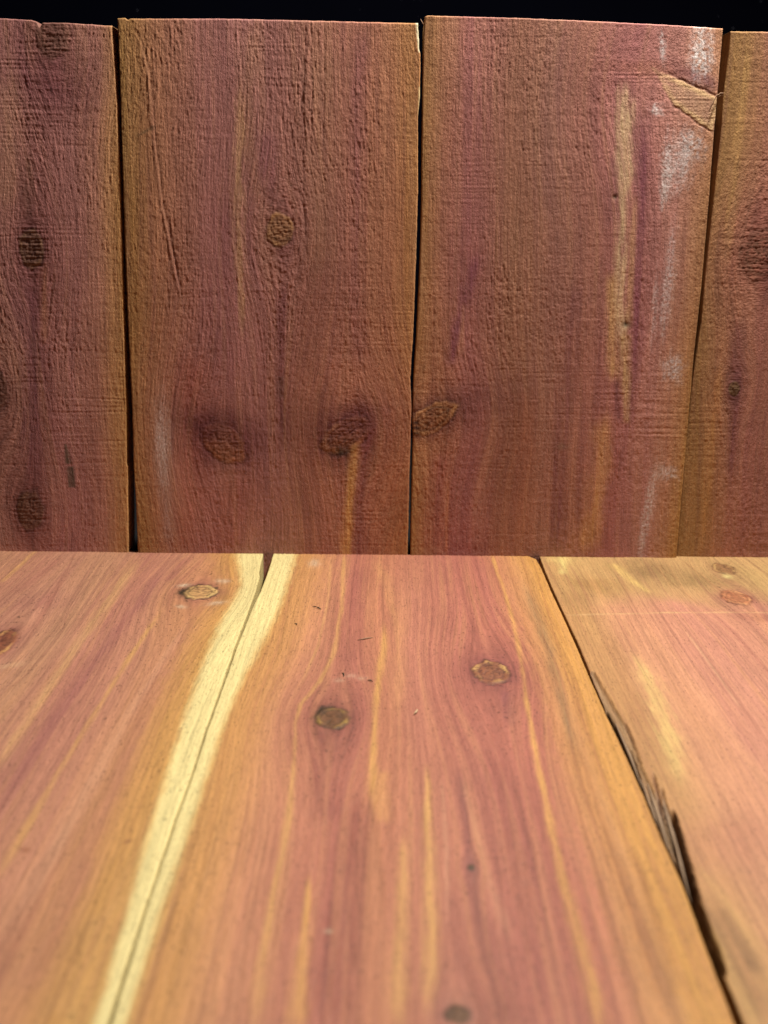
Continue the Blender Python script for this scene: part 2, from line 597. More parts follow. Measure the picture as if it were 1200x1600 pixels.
        ends = np.tile(is_end, len(lay))
        pid[nf:nf + len(side)][ends] = len(self.parts) + 1
        # base point
        if self.kind == 'wall':
            org = np.array([S.mean(), -self.proud + TH / 2, self.t0])
        else:
            org = np.array([S.mean(), T.mean(), -TH])
        # smooth normals over the whole board (so split parts meet without a seam)
        tri_n = np.cross(co[front[:, 2]] - co[front[:, 0]], co[front[:, 3]] - co[front[:, 1]])
        VN = np.zeros_like(co)
        for k in range(4):
            for ax in range(3):
                VN[:, ax] += np.bincount(front[:, k], tri_n[:, ax], minlength=len(co))
        sn = np.cross(co[side[:, 2]] - co[side[:, 0]], co[side[:, 3]] - co[side[:, 1]])
        for k in range(4):
            for ax in range(3):
                VN[:, ax] += np.bincount(side[:, k], sn[:, ax], minlength=len(co))
        VN /= np.maximum(np.linalg.norm(VN, axis=1, keepdims=True), 1e-12)
        mat = MAT_WALL if self.kind == 'wall' else MAT_FLOOR
        root = None
        names = [(self.name, label)] + [(p[0], p[2]) for p in self.parts] + [('end_grain', None)]
        for k, (nm, lab) in enumerate(names):
            f = allf[pid == k]
            if len(f) == 0:
                continue
            used = np.unique(f)
            remap = np.zeros(len(co), int)
            remap[used] = np.arange(len(used))
            f2 = remap[f]
            me = bpy.data.meshes.new(nm)
            me.vertices.add(len(used))
            me.vertices.foreach_set('co', (co[used] - org).astype(np.float32).ravel())
            me.loops.add(f2.size)
            me.loops.foreach_set('vertex_index', f2.astype(np.int32).ravel())
            me.polygons.add(len(f2))
            me.polygons.foreach_set('loop_start', np.arange(0, f2.size, 4, dtype=np.int32))
            me.update(calc_edges=True)
            me.polygons.foreach_set('use_smooth', np.ones(len(f2), bool))
            at = me.attributes.new('tint', 'FLOAT_COLOR', 'POINT')
            cc = np.concatenate([np.clip(COL[used], .002, .85), np.ones((len(used), 1))], 1)
            at.data.foreach_set('color', cc.astype(np.float32).ravel())
            at = me.attributes.new('grain', 'FLOAT_VECTOR', 'POINT')
            gv = np.stack([G[used] * 1000, T[used] * 1000, np.full(len(used), self.seed * 3.7)], 1)
            at.data.foreach_set('vector', gv.astype(np.float32).ravel())
            me.materials.append(mat)
            if True:
                me.normals_split_custom_set_from_vertices(VN[used].astype(np.float32))
            ob = bpy.data.objects.new(nm, me)
            C.objects.link(ob)
            if root is None:
                root = ob
                ob.location = org
                ob['label'] = label
                ob['category'] = 'board'
                ob['group'] = group
            else:
                ob.parent = root
                if lab:
                    ob['label'] = lab
        self.obj, self.org = root, org
        return root


def tube(name, pts, rad, mat, parent=None, sides=6):
    """thin tapering fibre through world points"""
    P = [Vector(p) for p in pts]
    v, f = [], []
    for i, p in enumerate(P):
        d = (P[min(i + 1, len(P) - 1)] - P[max(i - 1, 0)]).normalized()
        u = d.orthogonal().normalized(); w = d.cross(u)
        k = i / (len(P) - 1)
        rr = rad * (1 - .65 * abs(2 * k - 1) ** 2)
        for s in range(sides):
            a = 2 * math.pi * s / sides
            v.append(p + u * math.cos(a) * rr + w * math.sin(a) * rr * .7)
    for i in range(len(P) - 1):
        for s in range(sides):
            a, b = i * sides + s, i * sides + (s + 1) % sides
            f.append((a, b, b + sides, a + sides))
    f.append(tuple(range(sides))[::-1])
    f.append(tuple((len(P) - 1) * sides + s for s in range(sides)))
    org = Vector(parent.location) if parent else (P[0] + P[-1]) / 2
    me = bpy.data.meshes.new(name)
    me.from_pydata([p - org for p in v], [], f)
    me.polygons.foreach_set('use_smooth', [True] * len(f))
    me.materials.append(mat)
    ob = bpy.data.objects.new(name, me)
    C.objects.link(ob)
    if parent:
        ob.parent = parent
    else:
        ob.location = org
    return ob


# ================================================================== upright boards
G_WALL = 'upright cedar boards side by side'
H1, H2 = (140, 90, 76), (134, 84, 68)
PUR, OCH, TAN = (108, 60, 60), (146, 96, 46), (176, 138, 82)
CHALK = (184, 166, 154)

# ---- leftmost upright board
b1 = Board('cedar_board', 'wall', None,
           [(175, 38), (183, 150), (188, 300), (192, 430), (195, 550), (198, 640), (198, 722), (200, 728), (201, 862)],
           [(-300, 18), (0, 28), (50, 31), (57, 33), (62, 43), (67, 35), (100, 35), (176, 40)], -TH, 101, 450, proud=.0004)
for p, rx, ry in (((82, 62), 30, 40), ((50, 388), 22, 34), ((48, 797), 26, 36), ((-4, 608), 16, 34)):
    b1.bend(p, rx, ry)
b1.profile([(-300, H1), (-120, H2), (-40, (146, 98, 74)), (20, (150, 98, 82)), (60, (138, 86, 76)), (110, (144, 92, 80)), (150, (150, 98, 78)), (172, (158, 108, 70)), (200, (150, 104, 56))])
b1.streak([(52, 420), (52, 560), (50, 780)], [10, 16, 22], (104, 58, 60), .75)
b1.streak([(44, 240), (44, 350)], 9, (92, 62, 44), .5)
b1.streak([(68, 400), (70, 540)], 5, (160, 104, 66), .55)
b1.streak([(52, 480), (58, 640)], 3, (84, 44, 50), .6)
b1.streak([(20, 110), (8, 330)], 16, (160, 112, 84), .5)
b1.patch((70, 120), 55, 60, (112, 62, 62), .75)
b1.patch((120, 130), 30, 60, (118, 70, 62), .5)
b1.patch((30, 470), 26, 70, (112, 64, 66), .45)
b1.knot((83, 52), 27, 40, core=(96, 58, 50), halo=(104, 56, 56), saw=.00018, ringk=.5, hk=.7, rings=2, label='dark knot cut through by the top edge')
b1.knot((50, 388), 20, 31, core=(94, 66, 46), halo=(102, 58, 54), rim=(124, 86, 56), saw=.00030, ringk=.75)
b1.knot((-4, 608), 16, 32, core=(92, 58, 44), halo=(108, 64, 60), ringk=.6, hk=.5)
b1.knot((47, 797), 21, 31, core=(100, 66, 46), halo=(106, 60, 54), saw=.0002, ringk=.7, rings=2)
b1.streak([(103, 693), (107, 725)], [2, 6], (66, 58, 40), .9, fade=.05, hard=4)
b1.streak([(110, 728), (113, 762)], [7, 6], (62, 54, 38), .9, fade=.05, hard=4)
b1.h += -.0007 * b1.patch((62, 36), 5, 9, None, 1) 
b1.h += .00022 * b1.patch((124, 331), 3, 6, None, 1, rag=0)
b1.finish_wall(fuzz=1.0, saw=1.5, cord=.8)
b1.build('leftmost upright cedar board with a row of dark knots down it', G_WALL)

# ---- second upright board
b2 = Board('cedar_board', 'wall',
           [(184, 29), (188.5, 150), (193, 300), (197, 430), (203, 560), (207, 640), (209, 722), (213, 790), (216, 862)],
           [(653, 34), (654, 50), (655, 76), (657, 82), (656, 150), (653, 180), (653, 300), (650, 400), (649, 430), (645, 530), (641, 590), (643, 640), (640, 730), (637, 862)],
           [(180, 29), (196, 28), (200, 31.5), (204, 29), (350, 29), (520, 33), (640, 36), (660, 36)], -TH, 202, 450, proud=.0010)
b2.bend((438, 358), 24, 30)
b2.bend((350, 690), 36, 42)
b2.bend((545, 675), 40, 34)
b2.profile([(190, (128, 90, 46)), (215, (138, 94, 52)), (245, (142, 92, 62)), (320, (138, 86, 74)), (400, (134, 84, 74)), (470, (130, 82, 66)),
            (540, (136, 84, 66)), (600, (140, 88, 62)), (630, (142, 92, 54)), (655, (146, 98, 56))])
b2.streak([(377, 120), (373, 300), (374, 400), (380, 540)], [7, 8, 6, 4], (168, 124, 82), .6, rag=.8)
b2.streak([(395, 30), (385, 200), (410, 330)], [14, 12, 10], (150, 104, 70), .4)
b2.streak([(350, 300), (345, 500), (350, 640)], 22, (118, 68, 68), .45)
b2.streak([(415, 200), (420, 300), (430, 330)], 16, (106, 58, 62), .55)
b2.streak([(565, 30), (557, 160), (560, 330)], 11, (116, 66, 64), .55)
b2.streak([(560, 300), (552, 450), (560, 580)], 12, (114, 66, 60), .55)
b2.streak([(440, 430), (440, 560), (443, 700)], [10, 8, 7], (92, 48, 50), .7)
b2.streak([(438, 585), (439, 625)], 5, (66, 52, 40), .5)
b2.streak([(480, 440), (470, 620), (480, 860)], 20, (120, 70, 56), .4)
b2.streak([(500, 60), (500, 250), (498, 440)], 26, (142, 98, 70), .35)
b2.streak([(300, 540), (300, 660), (290, 860)], 26, (138, 74, 58), .55)
b2.streak([(365, 740), (362, 860)], 26, (122, 62, 54), .5)
b2.knot((438, 358), 21, 27, core=(116, 76, 48), halo=(98, 54, 50), rim=(144, 98, 60), hk=.7, ringk=.75, ring=(84, 52, 36), rings=2.5)
b2.knot((351, 692), 40, 26, rot=-42, core=(114, 66, 46), halo=(82, 40, 42), hk=.8, ringk=.8, rim=(140, 84, 58), saw=.00007, ring=(70, 36, 30), rings=2.2, hx=1.1, hlen=1.6)
b2.patch((316, 664), 34, 14, (80, 40, 38), .65, rot=-25, rag=.9)
b2.patch((362, 655), 26, 14, (88, 46, 44), .5, rot=-45, rag=.9)
b2.knot((541, 679), 45, 24, rot=34, rim=(146, 94, 58), saw=.00010, core=(112, 68, 46), halo=(88, 44, 40), hk=.95, ringk=.75, ring=(60, 32, 26), rings=3, hx=.85, hlen=1.9, speck=.35)
b2.patch((345, 670), 62, 34, (84, 40, 42), .55, rot=-20)
b2.patch((545, 660), 60, 30, (86, 42, 44), .5, rot=15)
b2.patch((535, 706), 12, 7, (40, 34, 26), .75, rag=.9)
b2.patch((560, 645), 34, 16, (88, 46, 44), .55, rot=12, rag=.9)
b2.streak([(556, 690), (549, 760), (541, 880)], [6, 8, 10], (172, 122, 62), .85, fade=.08)
b2.streak([(592, 640), (574, 700), (562, 790), (556, 880)], [9, 9, 11, 11], (106, 56, 54), .75)
b2.patch((255, 700), 11, 62, CHALK, .5, grainy=.6)
b2.patch((264, 815), 10, 40, CHALK, .18, grainy=.6)
b2.patch((620, 760), 25, 90, (140, 84, 58), .3)
# raised grain line and splits down the left side
for off, dep in ((0, -.00018), (4, .00015)):
    b2.groove([(205 + off, 40), (222 + off, 75), (232 + off, 120), (240 + off, 220), (252 + off, 320), (272 + off, 420), (291 + off, 500)], 2.0, dep, (104, 66, 52), .3)
b2.groove([(262, 330), (276, 420), (290, 495)], 1.2, .00012, (84, 50, 42), .6)
b2.streak([(240, 196), (239, 204)], 5, (70, 52, 30), .5, fade=.1)
b2.patch((227, 206), 15, 2.5, (74, 56, 32), .7, rot=28)
for xo in (470, 486, 505):
    b2.groove([(xo, 30), (xo + 2, 130), (xo - 2, 260)], 1.6, .00014, (112, 70, 58), .25)
b2.groove([(478, 40), (473, 150), (474, 300), (480, 420)], 2.5, .00020, (112, 70, 58), .35)
w = np.exp(-((b2.S - b2.pt((470, 300))[0]) / .018) ** 2) * sstep(.06, .12, b2.T)
b2.rough *= 1 + .7 * w
# pale fresh chips on the right edge
b2.streak([(655, 34), (655, 60), (656, 82)], [6.5, 4, 2.5], (246, 226, 176), .95, fade=.02, hard=5, rag=.1)
b2.streak([(657, 135), (656, 182)], 3, (206, 176, 120), .8, fade=.05, hard=4, rag=.2)
b2.finish_wall(fuzz=1.0, saw=.7, cord=1.2)
b2.build('second upright cedar board from the left with three oval knots and ochre edges', G_WALL)

# ---- third upright board
b3 = Board('cedar_board', 'wall',
           [(664, 25), (661, 60), (660, 150), (658.5, 250), (658, 340), (655, 430), (650, 530), (646, 590), (644, 650), (645, 690), (643, 760), (641, 862)],
           [(1129, 42), (1120, 150), (1115, 205), (1108, 300), (1096, 440), (1083, 560), (1073, 680), (1065, 770), (1057, 866)],
           [(660, 27), (668, 23.5), (800, 27), (900, 31), (1040, 38), (1132, 44)], -TH, 303, 450, proud=.0012, wander=.00006)
b3.bend((678, 650), 40, 24, amt=.5)
b3.bend((1060, 150), 60, 40, amt=.5)
b3.profile([(655, (132, 90, 48)), (685, (138, 88, 62)), (730, (134, 80, 70)), (800, (126, 80, 60)), (860, (132, 86, 68)), (920, (134, 84, 68)),
            (985, (140, 84, 76)), (1040, (150, 98, 82)), (1070, (152, 102, 72)), (1095, (146, 100, 54))])
b3.streak([(820, 30), (800, 300), (790, 520), (800, 860)], 40, (122, 80, 58), .45)
b3.streak([(870, 40), (865, 200), (850, 350)], 14, (104, 64, 58), .35)
b3.streak([(748, 390), (728, 460), (712, 520), (703, 580)], [9, 9, 8, 7], (98, 48, 58), .85)
b3.streak([(735, 300), (720, 480)], 22, (122, 70, 66), .4)
b3.streak([(725, 470), (718, 560)], 4, (156, 104, 76), .5)
b3.streak([(885, 560), (872, 700), (868, 870)], [14, 11, 10], (98, 52, 54), .65)
b3.streak([(900, 440), (880, 600)], 14, (112, 66, 62), .5)
b3.streak([(700, 740), (697, 870)], 2.5, (160, 100, 60), .6)
b3.streak([(690, 700), (680, 860)], 16, (122, 62, 54), .5)
b3.streak([(820, 600), (815, 860)], 18, (140, 82, 54), .4)
# yellow streak with its purple neighbour
b3.streak([(976, 128), (975, 190), (974, 290), (970, 380), (966, 470), (970, 540)], [9, 14, 9, 7, 9, 8], (184, 148, 106), .85, fade=.06, rag=.8)
b3.streak([(992, 300), (986, 420), (982, 520)], [5, 5, 5], (168, 126, 80), .6, rag=.5)
b3.streak([(956, 420), (955, 500), (958, 600)], 9, (180, 136, 78), .6)
b3.streak([(975, 520), (978, 600), (979, 662)], [9, 9, 4], (170, 130, 84), .85, fade=.06)
b3.streak([(962, 590), (966, 660)], 4, (86, 48, 46), .6)
b3.streak([(1008, 160), (1003, 300), (996, 420), (994, 540), (988, 620), (980, 700)], [8, 9, 8, 8, 7, 9], (104, 52, 60), .8)
b3.streak([(955, 240), (956, 360)], 8, (112, 66, 62), .55)
b3.streak([(947, 640), (938, 740), (915, 870)], [14, 17, 18], (162, 112, 62), .7)
b3.streak([(966, 690), (955, 780), (945, 870)], [9, 9, 9], (112, 58, 56), .6)
b3.patch((960, 308), 4, 4, (60, 50, 36), .9, rag=.3)
b3.patch((978, 507), 6, 5, (66, 60, 44), .9, rag=.3)
b3.h -= .0003 * (b3.patch((960, 308), 4, 4, None) + b3.patch((978, 507), 5, 5, None))
b3.patch((878, 697), 10, 6, (70, 60, 40), .4)
# knot torn by the left edge
b3.patch((730, 625), 80, 34, (98, 56, 50), .65, rot=12)
b3.knot((676, 653), 42, 21, rot=33, core=(120, 76, 46), halo=(88, 48, 42), hk=.6, ring=(56, 34, 24), rim=(144, 98, 60), ringk=.55, rings=2.5, depth=.00018, dome=.0003, hlen=1.2, label='slanting knot torn open by the left edge')
for yy in (668, 676, 660):
    b3.patch((650, yy), 7, 2.2, (16, 10, 8), .9, rag=.3)
# chalky bloom
for p, rx, ry, k, rt in (((1034, 76), 5, 26, .55, 8), ((1094, 88), 17, 48, .75, 0), ((1025, 172), 10, 9, .55, 0), ((1080, 226), 18, 26, .55, 25), ((1066, 250), 12, 34, .45, 10),
                         ((1042, 260), 9, 44, .6, 0), ((1056, 268), 16, 34, .3, 0), ((1036, 300), 5, 24, .5, 0), ((1042, 450), 9, 80, .38, -3), ((1022, 480), 5, 50, .3, 0),
                         ((1052, 575), 15, 22, .5, 0), ((1040, 738), 20, 12, .45, 0), ((1014, 790), 8, 60, .42, -6), ((1002, 850), 5, 20, .3, 0)):
    b3.patch(p, rx, ry, CHALK, k * 1.05, rot=rt, grainy=.9, hard=3, rag=1.0)
# torn knot spike running out of the right edge
qa = on_wall([(1016, 104), (1123, 153), (1113, 208), (1050, 164)])
def inpoly(P, s, t, soft):
    d = np.full(s.shape, 1e9)
    c = P.mean(0)
    for i in range(len(P)):
        a, b = P[i], P[(i + 1) % len(P)]
        e = b - a
        nrm = np.array([-e[1], e[0]]) / np.hypot(*e)
        if np.dot(c - a, nrm) < 0:
            nrm = -nrm
        d = np.minimum(d, (s - a[0]) * nrm[0] + (t - a[1]) * nrm[1])
    return d
dq = inpoly(qa, b3.S, b3.T, 0) + .0006 * noise(b3.S / .004, b3.T / .003, 77)
fadel = sstep(on_wall([(1022, 140)])[0, 0], on_wall([(1070, 140)])[0, 0], b3.S + .003 * noise(b3.S / .006, b3.T / .0015, 76))
wq = sstep(-.0003, .0006, dq) * (.25 + .75 * fadel)
b3.patch((1085, 120), 55, 12, (100, 56, 58), .7, rot=-22)
b3.patch((1010, 108), 60, 16, (136, 82, 62), .55, rot=-3)
b3.col = mix(b3.col, b3.alb((156, 114, 86)), wq * .85)
ed = on_wall([(1040, 118), (1119, 158)])
b3.col = mix(b3.col, b3.alb((184, 144, 98)), wq * np.exp(-((dq - .0012) / .0013) ** 2) * .8)
b3.col = mix(b3.col, b3.alb((100, 62, 50)), np.exp(-((dq + .0003) / .0004) ** 2) * .4 * fadel)
b3.h += wq * .00009 * noise(b3.S / .03 + b3.T / .05, b3.T / .0010, 78) - .00022 * fadel * np.exp(-((dq + .0002) / .0005) ** 2)
b3.rough *= 1 - .75 * wq
b3.parts.append(('torn_knot', dq > 0, 'pale torn knot spike running out of the right edge'))
b3.h += .00012 * noise(b3.S / .04, b3.T / .0012, 79) * b3.patch((1000, 118), 80, 18, None, 1)
b3.h += .00004 * noise(b3.S / .05, b3.T / .0016, 80) * b3.patch((1035, 660), 70, 60, None, 1)
w = np.exp(-((b3.S - b3.pt((830, 200))[0]) / .02) ** 2) * sstep(.06, .15, b3.T)
b3.rough *= 1 + .6 * w
b3.finish_wall(fuzz=1.0, saw=.8, cord=1.15)
o3 = b3.build('third upright cedar board with a long yellow streak and chalky marks', G_WALL)

# ---- fourth upright board
b4 = Board('cedar_board', 'wall',
           [(1143, 47), (1139, 90), (1131, 150), (1128, 200), (1117, 300), (1106, 400), (1101, 450), (1097, 500), (1088, 560), (1080, 620), (1074, 680), (1066, 770), (1058.5, 866)],
           None, [(1130, 57), (1136, 52), (1143, 47), (1200, 48), (1700, 56)], -TH, 404, 450, proud=-.0012, wander=.00003)
b4.bend((1188, 400), 34, 44)
b4.bend((1148, 610), 12, 16)
b4.profile([(1100, (124, 86, 48)), (1125, (130, 90, 52)), (1150, (136, 90, 60)), (1185, (142, 88, 70)), (1260, H2), (1450, H1), (1560, OCH)])
b4.streak([(1172, 60), (1155, 200), (1135, 420)], [8, 9, 9], (160, 118, 66), .45)
b4.streak([(1128, 560), (1112, 700), (1100, 870)], [8, 8, 9], (160, 108, 56), .5)
b4.streak([(1160, 480), (1152, 600), (1142, 760)], [12, 13, 10], (96, 52, 52), .7)
b4.streak([(1180, 640), (1170, 860)], 22, (126, 72, 62), .4)
b4.patch((1195, 340), 30, 30, (118, 62, 52), .6)
b4.knot((1192, 402), 34, 40, core=(96, 48, 38), halo=(108, 56, 48), hk=.8, ringk=.5, saw=.00013, speck=.5, rings=2, hlen=1.7)
b4.knot((1148, 608), 9, 12, core=(96, 70, 42), halo=(84, 46, 44), hk=.7, ringk=.6, speck=.5, hlen=2.5)
b4.finish_wall(fuzz=1.15, saw=.9, cord=.8)
b4.build('ochre-edged upright cedar board at the far right, set back behind its neighbour', G_WALL)

# ================================================================== lying boards
G_FLOOR = 'cedar boards lying flat in front'
PK, PP, OR, CR, YL = (202, 136, 110), (166, 100, 90), (212, 150, 88), (252, 221, 158), (230, 172, 98)
NEAR = -0.86

f1 = Board('cedar_board', 'floor', None,
           [(412, 863.5), (408, 878), (405, 893), (406, 900), (400, 922), (390.5, 948), (367, 1010), (343, 1080), (320, 1143), (297, 1217), (277, 1268), (247, 1357), (227, 1415), (199, 1500), (167, 1600)],
           [(-300, 855), (0, 858), (415, 862)], NEAR, 505, 862, wander=.00008)
for p, rx, ry in (((313, 925), 32, 14), ((2, 1005), 26, 26)):
    f1.bend(p, rx, ry, along=3.0)
f1.profile([(-60, PK), (0, (206, 142, 112)), (60, (204, 136, 112)), (120, (206, 140, 116)), (180, (204, 142, 112)), (240, (194, 124, 106)), (300, (204, 136, 110)), (345, (208, 140, 100)), (380, OR), (420, CR)])
f1.streak([(218, 868), (170, 940), (118, 1012), (40, 1130), (-20, 1220)], [10, 10, 8, 8, 9], (226, 166, 116), .8)
f1.streak([(58, 858), (0, 912)], 4, (232, 168, 108), .8)
f1.streak([(95, 870), (20, 930)], 14, (192, 120, 104), .5)
f1.streak([(256, 948), (187, 1050), (117, 1165), (85, 1215), (20, 1330), (-20, 1400)], [4, 4.5, 5, 6, 9, 10], (232, 168, 104), .85, rag=.3)
f1.streak([(300, 962), (250, 1040), (200, 1120), (100, 1300), (0, 1480)], [6, 7, 9, 14, 18], (224, 158, 126), .7)
f1.streak([(262, 880), (205, 960), (158, 1020), (117, 1080), (60, 1165), (-20, 1290)], [10, 10, 11, 12, 13, 14], (172, 104, 98), .75)
f1.streak([(290, 870), (262, 910)], 10, (180, 108, 98), .6)
f1.streak([(310, 960), (280, 1010), (220, 1140), (160, 1270), (60, 1480)], [9, 10, 11, 14, 18], (184, 116, 100), .5)
f1.streak([(200, 1020), (120, 1150), (30, 1300)], [6, 8, 10], (188, 120, 106), .5)
f1.streak([(150, 1330), (30, 1560)], [16, 26], (196, 128, 104), .45)
f1.streak([(170, 1420), (100, 1600)], [22, 30], (216, 158, 110), .5)
f1.groove([(118, 860), (108, 885), (88, 915), (60, 948), (30, 966), (-10, 972)], 1.8, .0001, (150, 90, 80), .6)
f1.groove([(106, 955), (97, 985), (75, 1015), (40, 1055), (-10, 1095)], 1.8, .0001, (160, 98, 84), .55)
f1.patch((60, 940), 50, 14, (182, 112, 104), .4, rot=30)
f1.patch((80, 1000), 60, 22, (212, 150, 120), .4)
# sapwood along the right edge
CB1 = [(370, 864), (374, 885), (376, 915), (366, 938), (346, 970), (320, 1030), (304, 1075), (290, 1115), (263, 1205), (233, 1300), (200, 1420), (178, 1495), (147, 1600)]
f1.side([(x - 34 - (y - 864) * .03, y) for x, y in CB1], OR, 30, k=.85)
f1.side([(x - 6, y) for x, y in CB1], (226, 166, 88), 12, k=.7)
f1.keep = 1 - .95 * f1.side(CB1, CR, 10, k=1.0)
f1.knot((313, 925), 27, 11.5, core=(226, 172, 112), ring=(52, 46, 30), halo=(172, 104, 92), hk=.65, ringk=1.0, rings=1.6, rim=(240, 196, 130), dark=(180, 1.0), depth=.0004, speck=.3, hlen=1.8)
for p, rx, ry, rt in (((348, 908), 10, 3, 10), ((338, 942), 14, 2.5, 35), ((283, 948), 6, 3, 40), ((286, 915), 10, 2.5, 35)):
    f1.patch(p, rx, ry, (232, 196, 170), .7, rot=rt, grainy=.4)
f1.knot((0, 1006), 22, 22, core=(160, 88, 62), ring=(96, 50, 42), halo=(170, 98, 92), hk=.7, ringk=.7, rings=2, rim=(220, 160, 100), hlen=1.5)
f1.patch((15, 1040), 26, 4, (230, 176, 140), .55, rot=30, grainy=.5)
f1.patch((200, 1315), 8, 2, (130, 76, 56), .8, rot=35)
f1.patch((40, 1328), 6, 5, (150, 84, 62), .8, rot=50)
f1.finish_floor(1.3)
f1.build('lying cedar board at left with pale cream sapwood along its right edge', G_FLOOR)

f2 = Board('cedar_board', 'floor',
           [(427, 863.5), (421, 885), (416, 900), (406, 925), (394, 950), (370, 1010), (345.5, 1080), (322.5, 1143), (298.8, 1217), (279, 1268), (249.5, 1357), (230, 1415), (203, 1500), (172, 1600)],
           [(826, 868), (838, 873), (846, 887), (860, 920), (880, 963), (900, 1007), (925, 1066), (945, 1111), (965, 1152), (990, 1207), (1005, 1240), (1033, 1308), (1062, 1370), (1075, 1403), (1092, 1450), (1120, 1525), (1149, 1600)],
           [(415, 863), (640, 866), (835, 868.5), (850, 868.5)], NEAR, 606, 866, wander=.00008)
for p, rx, ry in (((520, 1122), 30, 18), ((768, 1050), 32, 20), ((713, 1585), 24, 16), ((736, 1355), 8, 6)):
    f2.bend(p, rx, ry, along=3.2)
f2.profile([(426, CR), (445, OR), (470, (214, 146, 100)), (505, (210, 138, 106)), (560, (186, 110, 94)), (590, (198, 124, 96)), (640, (196, 122, 100)), (690, (188, 112, 96)), (740, (186, 108, 92)), (785, (208, 136, 98)), (812, OR), (850, (222, 158, 84))])
CB2 = [(463, 864), (451, 905), (436, 950), (415, 993), (397, 1027), (378, 1062), (350, 1130), (325, 1203), (300, 1280), (277, 1350), (253, 1415), (230, 1490), (196, 1600)]
f2.side([(x + 44 + (y - 864) * .05, y) for x, y in CB2], (216, 150, 92), 38, right=False, k=.8)
f2.side([(x + 6, y) for x, y in CB2], (228, 166, 88), 10, right=False, k=.6)
f2.keep = 1 - .95 * f2.side(CB2, CR, 10, right=False, k=1.0)
# fine annual rings on the left half
ga = f2.g - np.interp(f2.T, on_floor([(540, 866), (470, 1115), (400, 1600)])[::-1, 1], on_floor([(540, 866), (470, 1115), (400, 1600)])[::-1, 0])
ringz = sstep(-.045, -.03, ga) * (1 - sstep(.0, .012, ga))
rg = np.sin(ga / .0021 * 2 * np.pi + 3.5 * noise(ga / .006, f2.T / .4, 33) + 1.2 * noise(f2.T / .12, ga / .01, 31))
f2.col *= (1 + ringz * .055 * rg * (.4 + noise(f2.S / .01, f2.T / .05, 32)))[:, None]
f2.h += ringz * .00003 * rg
f2.streak([(538, 866), (534, 950), (522, 1020), (500, 1065), (470, 1100), (461, 1130), (460, 1190), (453, 1260), (440, 1340), (418, 1440), (395, 1600)], [3, 3.5, 4, 4, 3.5, 3, 3.5, 5, 6, 8, 10], (234, 172, 104), .7, rag=.45, fade=.04)
f2.streak([(517, 868), (512, 940), (497, 1010), (470, 1070)], 2.4, (230, 166, 110), .6, rag=.25)
f2.streak([(600, 970), (600, 1010), (592, 1060), (588, 1090), (584, 1160), (582, 1280)], [3, 6, 6, 5, 6, 9], (232, 168, 96), .8, rag=.3)
f2.streak([(585, 870), (600, 900), (622, 980), (626, 1060), (622, 1120)], [9, 10, 9, 9, 8], (220, 152, 104), .6)
f2.streak([(597, 1200), (600, 1290)], [10, 12], (226, 160, 98), .5)
f2.streak([(668, 1190), (668, 1260), (671, 1370), (674, 1460), (668, 1600)], [4, 6, 10, 12, 12], (236, 176, 104), .72, rag=.5)
f2.streak([(632, 1300), (628, 1400), (624, 1480), (620, 1620)], [6, 8, 12, 16], (234, 172, 106), .68, rag=.5)
f2.streak([(484, 1365), (478, 1440), (470, 1520), (464, 1620)], [4, 7, 10, 14], (232, 168, 92), .72, rag=.5)
f2.streak([(690, 1215), (697, 1320), (700, 1450)], [3, 4, 5], (216, 150, 120), .6)
f2.streak([(745, 870), (780, 990)], 10, (196, 118, 104), .45)
f2.streak([(560, 880), (555, 980), (540, 1060)], [12, 13, 14], (174, 100, 90), .65)
f2.streak([(640, 900), (655, 1100), (660, 1190)], [20, 22, 20], (204, 128, 108), .5)
f2.streak([(508, 1130), (500, 1190), (508, 1290)], [18, 20, 24], (158, 88, 80), .75)
f2.streak([(560, 1240), (545, 1400), (520, 1620)], [14, 26, 34], (156, 86, 76), .75)
f2.streak([(535, 1330), (538, 1470)], [4, 7], (160, 92, 84), .5)
f2.groove([(575, 1240), (590, 1330), (600, 1440)], [3, 4, 4], .00012, (156, 94, 72), .6)
f2.streak([(715, 1195), (732, 1320), (736, 1360), (752, 1470)], [6, 8, 10, 12], (146, 84, 80), .75)
f2.streak([(700, 1380), (712, 1500), (700, 1600)], [14, 18, 20], (168, 100, 88), .5)
f2.streak([(752, 1420), (770, 1520), (800, 1620)], [18, 24, 28], (150, 86, 78), .75)
f2.streak([(765, 1160), (790, 1290), (830, 1450), (860, 1600)], [16, 18, 22, 26], (168, 94, 84), .7)
f2.streak([(810, 1260), (845, 1420), (880, 1590)], [6, 8, 10], (172, 98, 88), .5)
f2.streak([(720, 1210), (760, 1360), (800, 1480)], [5, 7, 9], (220, 152, 120), .45)
f2.streak([(768, 866), (788, 925), (802, 970), (814, 1030), (822, 1090), (832, 1150), (845, 1215), (870, 1335), (905, 1470), (945, 1620)], [3, 3, 3.5, 4, 4, 4, 5, 8, 11, 14], (236, 172, 96), .72, rag=.45, fade=.04)
f2.side([(790, 866), (815, 950), (836, 1040), (865, 1150), (890, 1240), (935, 1370), (1000, 1600)], (212, 148, 92), 26, k=.6)
f2.side([(818, 866), (850, 950), (878, 1040), (915, 1140), (945, 1230), (990, 1350), (1075, 1600)], (216, 150, 78), 16, k=.75)
f2.streak([(815, 905), (838, 960), (856, 1010), (872, 1070), (890, 1140), (905, 1200)], [5, 8, 8, 7, 7, 7], (152, 118, 84), .75)
f2.streak([(880, 1130), (930, 1270), (980, 1400), (1050, 1600)], [8, 12, 14, 18], (182, 118, 70), .55)
f2.streak([(990, 1320), (1020, 1430), (1060, 1560)], [5, 7, 9], (156, 100, 58), .6)
